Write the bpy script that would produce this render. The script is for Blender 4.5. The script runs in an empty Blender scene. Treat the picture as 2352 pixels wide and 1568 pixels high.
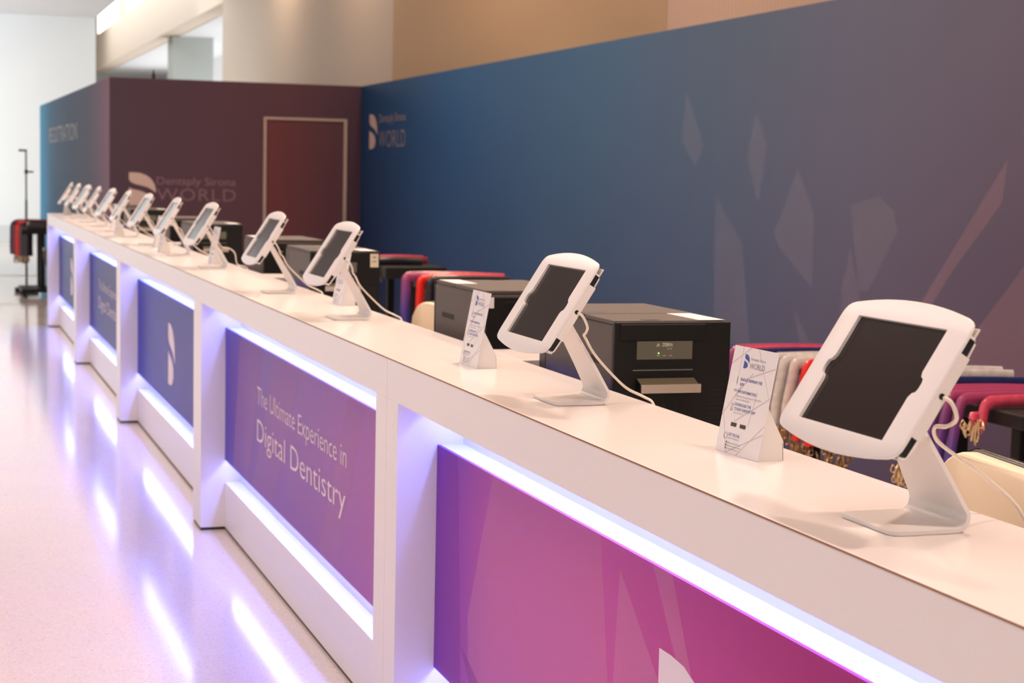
import bpy, bmesh, math, random
from math import sin, cos, pi, radians
from mathutils import Vector, Matrix
random.seed(7)
SC = bpy.context.scene
COL = SC.collection

# ------------------------------------------------------------------ camera
CP = Vector((-1.09216, 0.25385, 1.53171))
yaw, pit, rol = 0.32573, 0.09572, 0.02176
F = Vector((sin(yaw)*cos(pit), cos(yaw)*cos(pit), -sin(pit)))
R0 = Vector((cos(yaw), -sin(yaw), 0)); U0v = R0.cross(F)
RR = cos(rol)*R0 + sin(rol)*U0v; UU = -sin(rol)*R0 + cos(rol)*U0v
cd = bpy.data.cameras.new('camera'); cam = bpy.data.objects.new('camera', cd); COL.objects.link(cam)
m = Matrix.Identity(4)
for i in range(3):
    m[i][0] = RR[i]; m[i][1] = UU[i]; m[i][2] = -F[i]; m[i][3] = CP[i]
cam.matrix_world = m
cd.sensor_width = 36; cd.lens = 4000/2352*36; cd.clip_start = 0.05; cd.clip_end = 300
cd.dof.use_dof = True; cd.dof.focus_distance = 3.1; cd.dof.aperture_fstop = 8.5
SC.camera = cam

# ------------------------------------------------------------------ world, exposure, big lights
w = bpy.data.worlds.new('world'); SC.world = w; w.use_nodes = True
bg = w.node_tree.nodes['Background']
bg.inputs[0].default_value = (1.0, 0.90, 0.85, 1); bg.inputs[1].default_value = 0.75
SC.view_settings.view_transform = 'Standard'; SC.view_settings.look = 'None'
SC.view_settings.gamma = 1; SC.view_settings.use_curve_mapping = False
SC.view_settings.exposure = 0.14

def area(name, loc, size, energy, color, rot=(0, 0, 0), sy=None, spread=180):
    l = bpy.data.lights.new(name, 'AREA'); l.energy = energy; l.color = color; l.size = size
    if sy: l.shape = 'RECTANGLE'; l.size_y = sy
    l.spread = radians(spread)
    o = bpy.data.objects.new(name, l); COL.objects.link(o); o.location = loc; o.rotation_euler = rot
    return o
for y in (1.2, 4.6, 8.0, 11.4, 14.8):                    # downlights above the staff side of the counter
    area('downlight', (1.35, y, 4.6), 0.35, 50, (1.0, 0.76, 0.63), spread=120)
area('hall_light', (-2.6, 4.0, 6.3), 3.0, 250, (1.0, 0.78, 0.71), sy=9)
area('hall_light', (-1.4, 14.5, 6.3), 2.0, 300, (1.0, 0.80, 0.72), sy=9)
area('daylight', (-5.5, 30.5, 4.2), 4.0, 1200, (0.92, 0.97, 1.0), rot=(radians(62), 0, radians(-25)), sy=9)
area('gallery_fill', (5.6, 46, 2.6), 1.2, 170, (0.95, 0.98, 1.0), rot=(pi, 0, 0), sy=20)  # upward fill added to brighten the gallery soffit, no fixture there
area('gallery_daylight', (3.0, 44, 6.3), 2.4, 420, (0.95, 0.98, 1.0), rot=(0, radians(-20), 0), sy=22)
for y in (7.0, 11.0, 16.0, 22.0, 27.0):
    area('wall_washer', (3.75 if y > 20 else 3.6, y, 5.4), 0.3, 60, (1.0, 0.72, 0.50), rot=(0, radians(12), 0), sy=1.5)

# ------------------------------------------------------------------ materials
MATS = {}
def mat(name, col, rough=0.5, metal=0.0, emit=None, es=1.0, coat=0.0, spec=0.5, alpha=1.0, bump=0.0, bscale=200, var=0.0, trans=0.0):
    if name in MATS: return MATS[name]
    M = bpy.data.materials.new(name); M.use_nodes = True; nt = M.node_tree; b = nt.nodes['Principled BSDF']
    b.inputs['Base Color'].default_value = (*col, 1); b.inputs['Roughness'].default_value = rough
    b.inputs['Metallic'].default_value = metal; b.inputs['Coat Weight'].default_value = coat
    b.inputs['Specular IOR Level'].default_value = spec; b.inputs['Alpha'].default_value = alpha
    b.inputs['Transmission Weight'].default_value = trans
    if emit: b.inputs['Emission Color'].default_value = (*emit, 1); b.inputs['Emission Strength'].default_value = es
    if var or bump:
        tc = nt.nodes.new('ShaderNodeTexCoord'); n = nt.nodes.new('ShaderNodeTexNoise'); n.inputs['Scale'].default_value = bscale
        n.inputs['Detail'].default_value = 3
        nt.links.new(tc.outputs['Object'], n.inputs['Vector'])
        if bump:
            bp = nt.nodes.new('ShaderNodeBump'); bp.inputs['Strength'].default_value = bump; bp.inputs['Distance'].default_value = 0.002
            nt.links.new(n.outputs['Fac'], bp.inputs['Height']); nt.links.new(bp.outputs['Normal'], b.inputs['Normal'])
        if var:
            mx = nt.nodes.new('ShaderNodeMix'); mx.data_type = 'RGBA'
            mx.inputs['A'].default_value = (*[c*(1-var) for c in col], 1); mx.inputs['B'].default_value = (*[min(1, c*(1+var)) for c in col], 1)
            nt.links.new(n.outputs['Fac'], mx.inputs['Factor']); nt.links.new(mx.outputs['Result'], b.inputs['Base Color'])
    MATS[name] = M; return M
def ramp_mat(name, stops, axis='Y', rough=0.5, coat=0.0, stops2=None, spec=0.5):
    """gradient along the generated coordinate of the panel; counter panels also carry LED glow"""
    M = bpy.data.materials.new(name); M.use_nodes = True; nt = M.node_tree; b = nt.nodes['Principled BSDF']
    tc = nt.nodes.new('ShaderNodeTexCoord'); sp = nt.nodes.new('ShaderNodeSeparateXYZ'); nt.links.new(tc.outputs['Generated'], sp.inputs[0])
    def ramp(st):
        cr = nt.nodes.new('ShaderNodeValToRGB'); el = cr.color_ramp.elements
        while len(el) < len(st): el.new(0.5)
        for e, (p, c) in zip(el, st): e.position = p; e.color = (*c, 1)
        nt.links.new(sp.outputs[axis], cr.inputs[0]); return cr
    a = ramp(stops); out = a.outputs[0]
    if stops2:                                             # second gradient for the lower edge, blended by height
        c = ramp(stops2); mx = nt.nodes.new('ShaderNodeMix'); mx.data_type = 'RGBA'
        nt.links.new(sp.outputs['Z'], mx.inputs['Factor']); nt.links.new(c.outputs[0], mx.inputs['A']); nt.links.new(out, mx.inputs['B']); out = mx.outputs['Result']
    nt.links.new(out, b.inputs['Base Color'])
    b.inputs['Roughness'].default_value = rough; b.inputs['Coat Weight'].default_value = coat; b.inputs['Coat Roughness'].default_value = 0.1
    b.inputs['Specular IOR Level'].default_value = spec
    return M
def veil_mat(name, col, a):
    """thin translucent printed shape over a graphic"""
    M = bpy.data.materials.new(name); M.use_nodes = True; nt = M.node_tree; nt.nodes.clear()
    o = nt.nodes.new('ShaderNodeOutputMaterial'); t = nt.nodes.new('ShaderNodeBsdfTransparent'); d = nt.nodes.new('ShaderNodeBsdfDiffuse')
    d.inputs[0].default_value = (*col, 1); mx = nt.nodes.new('ShaderNodeMixShader'); mx.inputs[0].default_value = a
    nt.links.new(t.outputs[0], mx.inputs[1]); nt.links.new(d.outputs[0], mx.inputs[2]); nt.links.new(mx.outputs[0], o.inputs[0])
    return M

laminate = mat('white laminate', (0.84, 0.80, 0.79), 0.38, bump=0.04, bscale=900)
topmat = mat('gloss white worktop', (0.86, 0.80, 0.765), 0.22, spec=0.5)
edge_brown = mat('brown laminate edge', (0.30, 0.13, 0.06), 0.6)
white_in = mat('white recess board', (0.82, 0.81, 0.84), 0.35)
kick = mat('dark plinth', (0.03, 0.012, 0.01), 0.8)
led = mat('violet led', (0.1, 0.1, 0.1), emit=(0.20, 0.25, 1.0), es=56)
white_pl = mat('white enamel', (0.80, 0.76, 0.74), 0.36)
white_pl2 = mat('white case plastic', (0.78, 0.74, 0.71), 0.42)
glass_blk = mat('black tablet glass', (0.020, 0.014, 0.014), 0.14, spec=0.42)
blk = mat('black plastic', (0.008, 0.008, 0.008), 0.5, spec=0.22, bump=0.15, bscale=1500)
blk_side = mat('charcoal printer casing', (0.062, 0.047, 0.040), 0.55, bump=0.2, bscale=1500)
blk_gap = mat('black gap', (0.003, 0.003, 0.003), 0.7)
lcd = mat('grey green display', (0.115, 0.115, 0.085), 0.25)
silver = mat('brushed silver', (0.62, 0.55, 0.46), 0.25, metal=0.85)
paper = mat('white paper', (0.80, 0.77, 0.74), 0.55)
cardm = mat('white card', (0.80, 0.77, 0.78), 0.5)
vein = mat('mauve printed lines', (0.60, 0.52, 0.54), 0.5)
inkblue = mat('blue ink', (0.045, 0.10, 0.36), 0.5)
inkgrey = mat('grey ink', (0.33, 0.30, 0.34), 0.5)
inkblack = mat('dark ink', (0.05, 0.03, 0.03), 0.5)
lettering = mat('pale lettering', (0.86, 0.74, 0.78), 0.5)
cablem = mat('white cable', (0.80, 0.72, 0.62), 0.4)
cableblk = mat('black cable', (0.02, 0.015, 0.012), 0.4)
orange = mat('red orange tape', (0.85, 0.06, 0.02), 0.5)
cream = mat('cream upholstery', (0.80, 0.66, 0.47), 0.45)
smoke = mat('smoked clear plastic', (0.10, 0.09, 0.08), 0.15, trans=0.5)
chrome = mat('dark chrome', (0.25, 0.23, 0.22), 0.2, metal=1)
bronze = mat('antique bronze', (0.40, 0.25, 0.12), 0.3, metal=0.85)
brass = mat('pale brass', (0.75, 0.55, 0.32), 0.3, metal=0.8)
greenled = mat('green led', (0.1, 0.4, 0.1), emit=(0.3, 1.0, 0.2), es=4)
logo_tan = mat('tan logo print', (0.50, 0.38, 0.34), 0.6)
logo_dim = mat('dim mauve print', (0.20, 0.11, 0.13), 0.6)
door_trim = mat('aluminium door trim', (0.42, 0.33, 0.28), 0.35, metal=0.3)

# ------------------------------------------------------------------ mesh helpers
class MB:
    def __init__(s): s.bm = bmesh.new(); s.mi = 0
    def face(s, pts, mi=None):
        vs = [s.bm.verts.new(p) for p in pts]; f = s.bm.faces.new(vs); f.material_index = s.mi if mi is None else mi; return f
    def box(s, x0, y0, z0, x1, y1, z1, b=0.0, seg=2):
        n0 = len(s.bm.verts)
        c = [(x, y, z) for x in (x0, x1) for y in (y0, y1) for z in (z0, z1)]
        v = [s.bm.verts.new(p) for p in c]
        fs = [s.bm.faces.new([v[i] for i in q]) for q in ((0, 1, 3, 2), (4, 6, 7, 5), (0, 4, 5, 1), (2, 3, 7, 6), (0, 2, 6, 4), (1, 5, 7, 3))]
        for f in fs: f.material_index = s.mi
        if b > 0:
            es = list({e for f in fs for e in f.edges})
            r = bmesh.ops.bevel(s.bm, geom=es, offset=b, segments=seg, profile=0.5, affect='EDGES')
            for f in r['faces']: f.material_index = s.mi
        return s
    def prism(s, pts, vec, b=0.0):
        """closed polygon (3-D points) extruded along vec"""
        vec = Vector(vec); n = len(pts)
        a = [s.bm.verts.new(p) for p in pts]; c = [s.bm.verts.new(Vector(p)+vec) for p in pts]
        fs = [s.bm.faces.new(a[::-1]), s.bm.faces.new(c)]
        for i in range(n): fs.append(s.bm.faces.new([a[i], a[(i+1) % n], c[(i+1) % n], c[i]]))
        for f in fs: f.material_index = s.mi
        if b > 0:
            es = [e for e in fs[0].edges] + [e for e in fs[1].edges]
            bmesh.ops.bevel(s.bm, geom=es, offset=b, segments=2, profile=0.5, affect='EDGES')
        return s
    def tube(s, pts, r, n=8, cap=True, flat=1.0, up=(0, 0, 1)):
        pts = [Vector(p) for p in pts]; rings = []
        for i, p in enumerate(pts):
            d = (pts[min(i+1, len(pts)-1)] - pts[max(i-1, 0)]).normalized()
            u = Vector(up); 
            if abs(d.dot(u)) > 0.95: u = Vector((1, 0, 0)) if abs(d.x) < 0.9 else Vector((0, 1, 0))
            a = d.cross(u).normalized(); b = a.cross(d)
            rr = r[i] if isinstance(r, (list, tuple)) else r
            rings.append([s.bm.verts.new(p + a*rr*cos(t) + b*rr*flat*sin(t)) for t in [2*pi*k/n for k in range(n)]])
        for A, B in zip(rings, rings[1:]):
            for k in range(n):
                f = s.bm.faces.new([A[k], A[(k+1) % n], B[(k+1) % n], B[k]]); f.material_index = s.mi; f.smooth = True
        if cap:
            for r_, rev in ((rings[0], False), (rings[-1], True)):
                f = s.bm.faces.new(r_[::-1] if rev else r_); f.material_index = s.mi
        return s
    def cyl(s, p0, p1, r, n=20):
        return s.tube([p0, p1], r, n, up=(0.3, 0.2, 1))
    def holed(s, outer, inner, fn, depth):
        """plate with a hole; outer/inner are 2-D loops, fn(a,b,d) maps to 3-D"""
        for d, rev in ((0, 0), (depth, 1)):
            o = [s.bm.verts.new(fn(a, b, d)) for a, b in outer]; i = [s.bm.verts.new(fn(a, b, d)) for a, b in inner]
            es = [s.bm.edges.new((l[k], l[(k+1) % len(l)])) for l in (o, i) for k in range(len(l))]
            r = bmesh.ops.triangle_fill(s.bm, use_beauty=True, use_dissolve=False, edges=es)
            if d == 0: O, I = o, i
        for A, B in ((O, o), (I, i)):
            for k in range(len(A)):
                f = s.bm.faces.new([A[k], A[(k+1) % len(A)], B[(k+1) % len(A)], B[k]])
        return s
    def make(s, name, mats, parent=None, smooth=None, loc=None):
        bmesh.ops.recalc_face_normals(s.bm, faces=s.bm.faces)
        me = bpy.data.meshes.new(name); s.bm.to_mesh(me); s.bm.free()
        for M in (mats if isinstance(mats, (list, tuple)) else [mats]): me.materials.append(M)
        if smooth is not None:
            for p in me.polygons: p.use_smooth = True
            try: me.set_sharp_from_angle(angle=radians(smooth))
            except Exception: pass
        o = bpy.data.objects.new(name, me); COL.objects.link(o)
        if parent: o.parent = parent
        if loc: o.location = loc
        return o
def tag(o, label=None, cat=None, group=None, kind=None):
    if label: o['label'] = label
    if cat: o['category'] = cat
    if group: o['group'] = group
    if kind: o['kind'] = kind
    return o
def empty(name, loc, label, cat, group=None, rz=0):
    o = bpy.data.objects.new(name, None); COL.objects.link(o); o.location = loc; o.rotation_euler = (0, 0, rz)
    o.empty_display_size = 0.05
    return tag(o, label, cat, group)
def kids(o): return [c for c in bpy.data.objects if c.parent == o]
def copy_tree(o, parent=None):
    c = o.copy(); COL.objects.link(c); c.parent = parent
    for ch in kids(o): copy_tree(ch, c)
    return c
def arc(cx, cy, r, a0, a1, n=6):
    return [(cx+r*cos(radians(a0+(a1-a0)*k/n)), cy+r*sin(radians(a0+(a1-a0)*k/n))) for k in range(n+1)]
def smooth_path(pts, n=6):
    P = [Vector(p) for p in pts]; P = [2*P[0]-P[1]] + P + [2*P[-1]-P[-2]]; out = []
    for i in range(1, len(P)-2):
        for k in range(n):
            t = k/n; a, b, c, d = P[i-1:i+3]
            out.append(0.5*((2*b)+(-a+c)*t+(2*a-5*b+4*c-d)*t*t+(-a+3*b-3*c+d)*t**3))
    out.append(P[-2]); return out
def text_bm(mb, s, width, height, fn, thin=0.0, cap=True, spacing=1.0):
    """letters as flat meshes: (a, b) in text plane scaled to width x cap height, mapped by fn(a, b)"""
    c = bpy.data.curves.new('t', 'FONT'); c.body = s; c.size = 1; c.offset = -thin; c.resolution_u = 3; c.space_character = spacing
    o = bpy.data.objects.new('t', c); COL.objects.link(o)
    bpy.context.view_layer.update()
    me = bpy.data.meshes.new_from_object(o.evaluated_get(bpy.context.evaluated_depsgraph_get()))
    bpy.data.objects.remove(o); bpy.data.curves.remove(c)
    xs = [v.co.x for v in me.vertices]; x0, x1 = min(xs), max(xs)
    sx = width/(x1-x0); sy = height/0.71
    vs = [mb.bm.verts.new(fn((v.co.x-x0)*sx, v.co.y*sy)) for v in me.vertices]
    for p in me.polygons:
        try: f = mb.bm.faces.new([vs[i] for i in p.vertices]); f.material_index = mb.mi
        except ValueError: pass
    bpy.data.meshes.remove(me)
def text_parts(s, width, height, fn, thin, M, parent, name='printed_word', spacing=1.0):
    """each word of a line becomes a part of its own"""
    c = bpy.data.curves.new('t', 'FONT'); c.body = s; c.size = 1; c.offset = -thin; c.resolution_u = 3; c.space_character = spacing
    o = bpy.data.objects.new('t', c); COL.objects.link(o); bpy.context.view_layer.update()
    me = bpy.data.meshes.new_from_object(o.evaluated_get(bpy.context.evaluated_depsgraph_get()))
    bpy.data.objects.remove(o); bpy.data.curves.remove(c)
    xs = [v.co.x for v in me.vertices]; x0, x1 = min(xs), max(xs); sx = width/(x1-x0); sy = height/0.71
    iv = sorted((min(me.vertices[i].co.x for i in p.vertices), max(me.vertices[i].co.x for i in p.vertices), p.index) for p in me.polygons)
    groups = [[iv[0][2]]]; end = iv[0][1]
    for a, b, k in iv[1:]:
        if a-end > 0.17: groups.append([])
        groups[-1].append(k); end = max(end, b)
    for g_ in groups:
        mb = MB(); vs = {}
        for k in g_:
            for i in me.polygons[k].vertices:
                if i not in vs: v = me.vertices[i]; vs[i] = mb.bm.verts.new(fn((v.co.x-x0)*sx, v.co.y*sy))
            try: mb.bm.faces.new([vs[i] for i in me.polygons[k].vertices])
            except ValueError: pass
        mb.make(name, M, parent)
    bpy.data.meshes.remove(me)
LOGO_UP = [(0, 1), (0, .80), (.04, .735), (.14, .68), (.30, .64), (.50, .605), (.70, .56), (.86, .49), (1, .40), (1.0, .5), (.97, .62), (.9, .74), (.78, .85), (.62, .93), (.42, .985), (.2, 1.0)]
LOGO_LO = [(0, .54), (.14, .50), (.34, .465), (.54, .42), (.70, .35), (.78, .26), (.78, .17), (.70, .085), (.56, .03), (.38, .003), (.15, 0), (0, 0)]
def logo_parts(w_, h_, fn, vec, M, parent):
    for L in (LOGO_UP, LOGO_LO):
        mb = MB(); mb.prism([fn(a*w_, b*h_) for a, b in L], vec); mb.make('logo_leaf', M, parent)

# ------------------------------------------------------------------ setting
H = 1.07; UL = 3.21284; PW = 0.109; Y0 = 1.24619; RD = 0.1023; PZ0, PZ1, AZ, BT = 0.3007, 0.8622, 0.2038, 0.1033
DEP = 0.313
# floor: warm polished terrazzo
M = bpy.data.materials.new('polished terrazzo'); M.use_nodes = True; nt = M.node_tree; b = nt.nodes['Principled BSDF']
tc = nt.nodes.new('ShaderNodeTexCoord')
vo = nt.nodes.new('ShaderNodeTexVoronoi'); vo.inputs['Scale'].default_value = 240; nt.links.new(tc.outputs['Object'], vo.inputs['Vector'])
cr = nt.nodes.new('ShaderNodeValToRGB'); e = cr.color_ramp.elements
e[0].position = 0.0; e[0].color = (0.74, 0.64, 0.58, 1); e[1].position = 1; e[1].color = (0.84, 0.77, 0.72, 1)
e.new(0.02).color = (0.50, 0.40, 0.35, 1); e.new(0.05).color = (0.79, 0.70, 0.65, 1); e.new(0.955).color = (0.82, 0.74, 0.69, 1); e.new(0.97).color = (0.95, 0.93, 0.92, 1)
sp = nt.nodes.new('ShaderNodeSeparateColor'); nt.links.new(vo.outputs['Color'], sp.inputs[0]); nt.links.new(sp.outputs[0], cr.inputs[0])
no = nt.nodes.new('ShaderNodeTexNoise'); no.inputs['Scale'].default_value = 1.5; no.inputs['Detail'].default_value = 2
nt.links.new(tc.outputs['Object'], no.inputs['Vector'])
mx = nt.nodes.new('ShaderNodeMix'); mx.data_type = 'RGBA'; mx.blend_type = 'MULTIPLY'; mx.inputs['Factor'].default_value = 0.12
nt.links.new(cr.outputs[0], mx.inputs['A']); nt.links.new(no.outputs['Color'], mx.inputs['B'])
nt.links.new(mx.outputs['Result'], b.inputs['Base Color'])
b.inputs['Roughness'].default_value = 0.12; b.inputs['Specular IOR Level'].default_value = 0.45
bp = nt.nodes.new('ShaderNodeBump'); bp.inputs['Strength'].default_value = 0.12; bp.inputs['Distance'].default_value = 0.004
n2 = nt.nodes.new('ShaderNodeTexNoise'); n2.inputs['Scale'].default_value = 2.2; nt.links.new(tc.outputs['Object'], n2.inputs['Vector'])
nt.links.new(n2.outputs['Fac'], bp.inputs['Height']); nt.links.new(bp.outputs['Normal'], b.inputs['Normal'])
terrazzo = M
mb = MB(); mb.box(-14, -6, -0.1, 16, 64, 0); tag(mb.make('floor', terrazzo), kind='structure')
joint = mat('brown floor joint', (0.35, 0.24, 0.17), 0.4)
mb = MB(); mb.box(-14, 20.02, 0, 0.6, 20.05, 0.0015); mb.box(-14, 25.0, 0, 0.6, 25.1, 0.002)
tag(mb.make('trim_1', joint), kind='structure')
pale_wall = mat('pale far wall', (0.74, 0.78, 0.79), 0.7, var=0.02, bscale=0.6)
mb = MB(); mb.box(-14, 35, 0, 2.05, 35.3, 4.36); tag(mb.make('wall_far', pale_wall), kind='structure')
mb = MB(); mb.box(-14, 34.9, 0, 2.05, 35, 0.35); tag(mb.make('baseboard_far', mat('pale grey base', (0.60, 0.62, 0.62), 0.5)), kind='structure')
soff = mat('soffit paint', (0.66, 0.67, 0.69), 0.8)
mb = MB(); mb.box(-14, 29, 4.35, 2.05, 35.3, 6.6); tag(mb.make('trim_2', soff), kind='structure')
ceil = mat('ceiling paint', (0.34, 0.31, 0.29), 0.8)
mb = MB(); mb.box(-14, -6, 6.6, 16, 64, 6.8); tag(mb.make('ceiling', ceil), kind='structure')
# tan textured wall behind the booth wall: fine vertical ribs
M = bpy.data.materials.new('ribbed tan wallcovering'); M.use_nodes = True; nt = M.node_tree; b = nt.nodes['Principled BSDF']
tc = nt.nodes.new('ShaderNodeTexCoord'); wv = nt.nodes.new('ShaderNodeTexWave'); wv.bands_direction = 'Y'; wv.inputs['Scale'].default_value = 6; wv.inputs['Distortion'].default_value = 1.5
wv.inputs['Detail'].default_value = 1; mpn = nt.nodes.new('ShaderNodeMapping'); mpn.inputs['Scale'].default_value = (1, 1, 0.02)
nt.links.new(tc.outputs['Object'], mpn.inputs[0]); nt.links.new(mpn.outputs[0], wv.inputs['Vector'])
mx = nt.nodes.new('ShaderNodeMix'); mx.data_type = 'RGBA'; mx.inputs['A'].default_value = (0.52, 0.36, 0.23, 1); mx.inputs['B'].default_value = (0.58, 0.42, 0.29, 1)
nt.links.new(wv.outputs['Fac'], mx.inputs['Factor']); nt.links.new(mx.outputs['Result'], b.inputs['Base Color']); b.inputs['Roughness'].default_value = 0.75
tanm = M
def tan_copy(name, a, b_):  # one wallcovering; the lighting differences are put into the colours
    M2 = tanm.copy(); M2.name = name; mx2 = [n for n in M2.node_tree.nodes if n.type == 'MIX'][0]
    mx2.inputs['A'].default_value = (*a, 1); mx2.inputs['B'].default_value = (*b_, 1); return M2
mb = MB(); mb.box(4.2, 20.6, 0, 4.5, 33.2, 6.6)
tag(mb.make('wall_right', tan_copy('ribbed tan wall lit grey beige', (0.55, 0.45, 0.36), (0.62, 0.52, 0.42))), kind='structure')
mb = MB(); mb.box(4.2, 12.3, 0, 4.5, 20.6, 6.6); tag(mb.make('wall_right_middle', tan_copy('ribbed tan wall lit ochre', (0.47, 0.30, 0.16), (0.54, 0.36, 0.21))), kind='structure')
mb = MB(); mb.box(4.14, -6, 0, 4.5, 12.3, 6.6); tag(mb.make('wall_right_near', tan_copy('ribbed tan wall lit rose', (0.56, 0.37, 0.26), (0.62, 0.42, 0.31))), kind='structure')
# gallery beyond the end of the tan wall
gal = mat('cream plaster', (0.80, 0.68, 0.55), 0.8); galw = mat('white plaster', (0.80, 0.81, 0.82), 0.8); galg = mat('grey green plaster', (0.50, 0.53, 0.50), 0.8)
mb = MB(); mb.box(4.2, 33.2, 4.6, 4.6, 64, 5.7); tag(mb.make('trim_3', gal), kind='structure')          # deep beam
mb = MB(); mb.box(4.6, 33.2, 4.58, 9, 64, 4.7); tag(mb.make('trim_4', galw), kind='structure')          # white gallery soffit
mb = MB(); mb.box(4.45, 42.0, 0, 5.40, 42.9, 4.58); tag(mb.make('trim_5', galg), kind='structure')       # square column
mb = MB(); mb.box(1.9, 60, 0, 12, 60.3, 6.6); tag(mb.make('wall_gallery', galg), kind='structure')
mb = MB(); mb.box(6.6, 33.2, 0, 6.9, 60, 4.58); tag(mb.make('wall_inner', galw), kind='structure')
winm = mat('bright clerestory glass', (0.8, 0.8, 0.8), 0.3, emit=(0.95, 0.98, 1.0), es=2.2)
for n, (ya, yb) in enumerate(((49.6, 45.9), (58.2, 51.9), (64, 59.6))):
    f = MB(); f.box(4.22, yb, 5.74, 4.30, ya, 6.55); o = f.make('window_%d' % (n+1), winm); tag(o, kind='structure')
mb = MB(); mb.box(4.2, 33.2, 5.7, 4.6, 45.9, 6.6); mb.box(4.2, 49.6, 5.7, 4.6, 51.9, 6.6); mb.box(4.2, 58.2, 5.7, 4.6, 59.6, 6.6)
tag(mb.make('trim_6', gal), kind='structure')

# booth walls -----------------------------------------------------------
YP = 18.78; WT = 2.44
navy = ramp_mat('navy to plum print', [(0.0, (0.125, 0.072, 0.105)), (0.22, (0.120, 0.078, 0.120)), (0.40, (0.098, 0.100, 0.145)), (0.5, (0.066, 0.102, 0.160)), (0.62, (0.030, 0.092, 0.175)), (0.8, (0.007, 0.062, 0.160)), (1.0, (0.003, 0.031, 0.095))], rough=0.65, spec=0.3,
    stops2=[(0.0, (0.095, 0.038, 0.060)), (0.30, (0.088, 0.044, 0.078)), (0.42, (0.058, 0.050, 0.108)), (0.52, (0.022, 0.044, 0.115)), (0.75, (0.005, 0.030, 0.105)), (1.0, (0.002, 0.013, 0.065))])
def bx(y): return 3.388 - 0.0125*(18.78-y)
mb = MB(); mb.prism([(bx(0), 0, 0), (bx(YP), YP, 0), (bx(YP)+.1, YP, 0), (bx(0)+.1, 0, 0)], (0, 0, WT))
bw = mb.make('wall_booth_blue', navy); tag(bw, kind='structure')
veil = veil_mat('pale translucent print', (0.62, 0.56, 0.58), 0.026); veil2 = veil_mat('rose translucent print', (0.75, 0.42, 0.45), 0.055)
FAC = [([(9.997, 2.048), (10.05, 1.763), (9.836, 1.60), (9.712, 1.726), (9.86, 1.9)], veil),
       ([(9.023, 1.915), (9.117, 1.649), (8.963, 1.40), (8.873, 1.719)], veil),
       ([(9.511, 1.434), (9.52, 1.15), (9.486, 0.6), (9.0, 0.6), (9.151, 1.179), (9.4, 1.34)], veil),
       ([(8.499, 1.60), (8.748, 1.247), (8.70, 1.18), (8.294, 0.98), (8.301, 1.36), (8.42, 1.5)], veil),
       ([(7.925, 1.417), (7.645, 1.464), (7.50, 1.40), (7.464, 1.296), (7.714, 1.0), (7.8, 1.0)], veil),
       ([(7.906, 1.20), (7.983, 0.997), (7.97, 0.7), (7.74, 0.7), (7.799, 0.982)], veil),
       ([(8.484, 0.853), (8.37, 0.60), (8.2, 0.6), (8.265, 0.668)], veil),
       ([(6.586, 1.641), (7.229, 0.98), (7.32, 0.80), (7.25, 0.85), (7.0, 1.12), (6.614, 1.456)], veil2),
       ([(6.30, 1.32), (6.522, 1.113), (7.1, 0.60), (6.1, 0.60)], veil2)]
for P, M in FAC:
    mb = MB(); mb.prism([(bx(y)-0.0015, y, z) for y, z in P], (0.001, 0, 0)); mb.make('printed_facet', M, bw)
def lockup(parent, fn, vec, w_, h_, mlogo, mtext, tx, tw, t1, t2):
    """two-leaf logo with its two lines; fn maps (a, b)"""
    logo_parts(w_, h_, fn, vec, mlogo, parent)
    m_ = MB(); text_bm(m_, 'Dentsply Sirona', tw, t1[1]-t1[0], lambda a, b: fn(a+tx, b+t1[0]), 0.0, spacing=0.98); m_.make('printed_lettering', mtext, parent)
    m_ = MB(); text_bm(m_, 'WORLD', tw, t2[1]-t2[0], lambda a, b: fn(a+tx, b+t2[0]), 0.012, spacing=1.08)
    m_.make('printed_lettering', mtext, parent)
lockup(bw, lambda a, b: (bx(18.37-a)-0.003, 18.37-a, 1.763+b), (0.001, 0, 0), 0.35, 0.364, mat('tan logo print dark wall', (0.42, 0.30, 0.27), 0.6), mat('grey print dark wall', (0.20, 0.17, 0.19), 0.6), 0.44, 1.10, (0.27, 0.355), (0.015, 0.19))
plum = ramp_mat('plum print', [(0.0, (0.052, 0.025, 0.050)), (0.35, (0.062, 0.024, 0.042)), (0.7, (0.072, 0.022, 0.038)), (1.0, (0.045, 0.016, 0.035))], axis='X', rough=0.6)
lside = ramp_mat('teal to mauve print', [(0.0, (0.21, 0.085, 0.135)), (0.06, (0.17, 0.085, 0.135)), (0.22, (0.075, 0.065, 0.12)), (0.45, (0.035, 0.065, 0.13)), (0.72, (0.018, 0.095, 0.19)), (1.0, (0.01, 0.19, 0.34))], rough=0.65, spec=0.15)
def lx(y): return 0.72 - 0.009*(y-YP)
mb = MB(); mb.box(0.72, YP-.004, 0, 3.40, YP+.1, WT); pw = mb.make('wall_booth_plum', plum); tag(pw, kind='structure')
mb = MB(); mb.prism([(lx(YP), YP, 0), (lx(28.8), 28.8, 0), (lx(28.8)+.1, 28.9, 0), (lx(YP)+.1, YP, 0)], (0, 0, WT)); lw = mb.make('wall_booth_teal', lside); tag(lw, kind='structure')
lockup(pw, lambda a, b: (0.919+a, YP-0.006, 1.12+b), (0, 0.001, 0), 0.275, 0.345, logo_tan, logo_dim, 0.285, 0.828, (0.225, 0.305), (0.06, 0.19))
mb = MB(); text_bm(mb, 'REGISTRATION', 4.5, 0.22, lambda a, b: (lx(26.9-a)-0.003, 26.9-a, 1.84+b), 0.0); mb.make('printed_lettering', mat('grey print side wall', (0.36, 0.33, 0.32), 0.6), lw)
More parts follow.
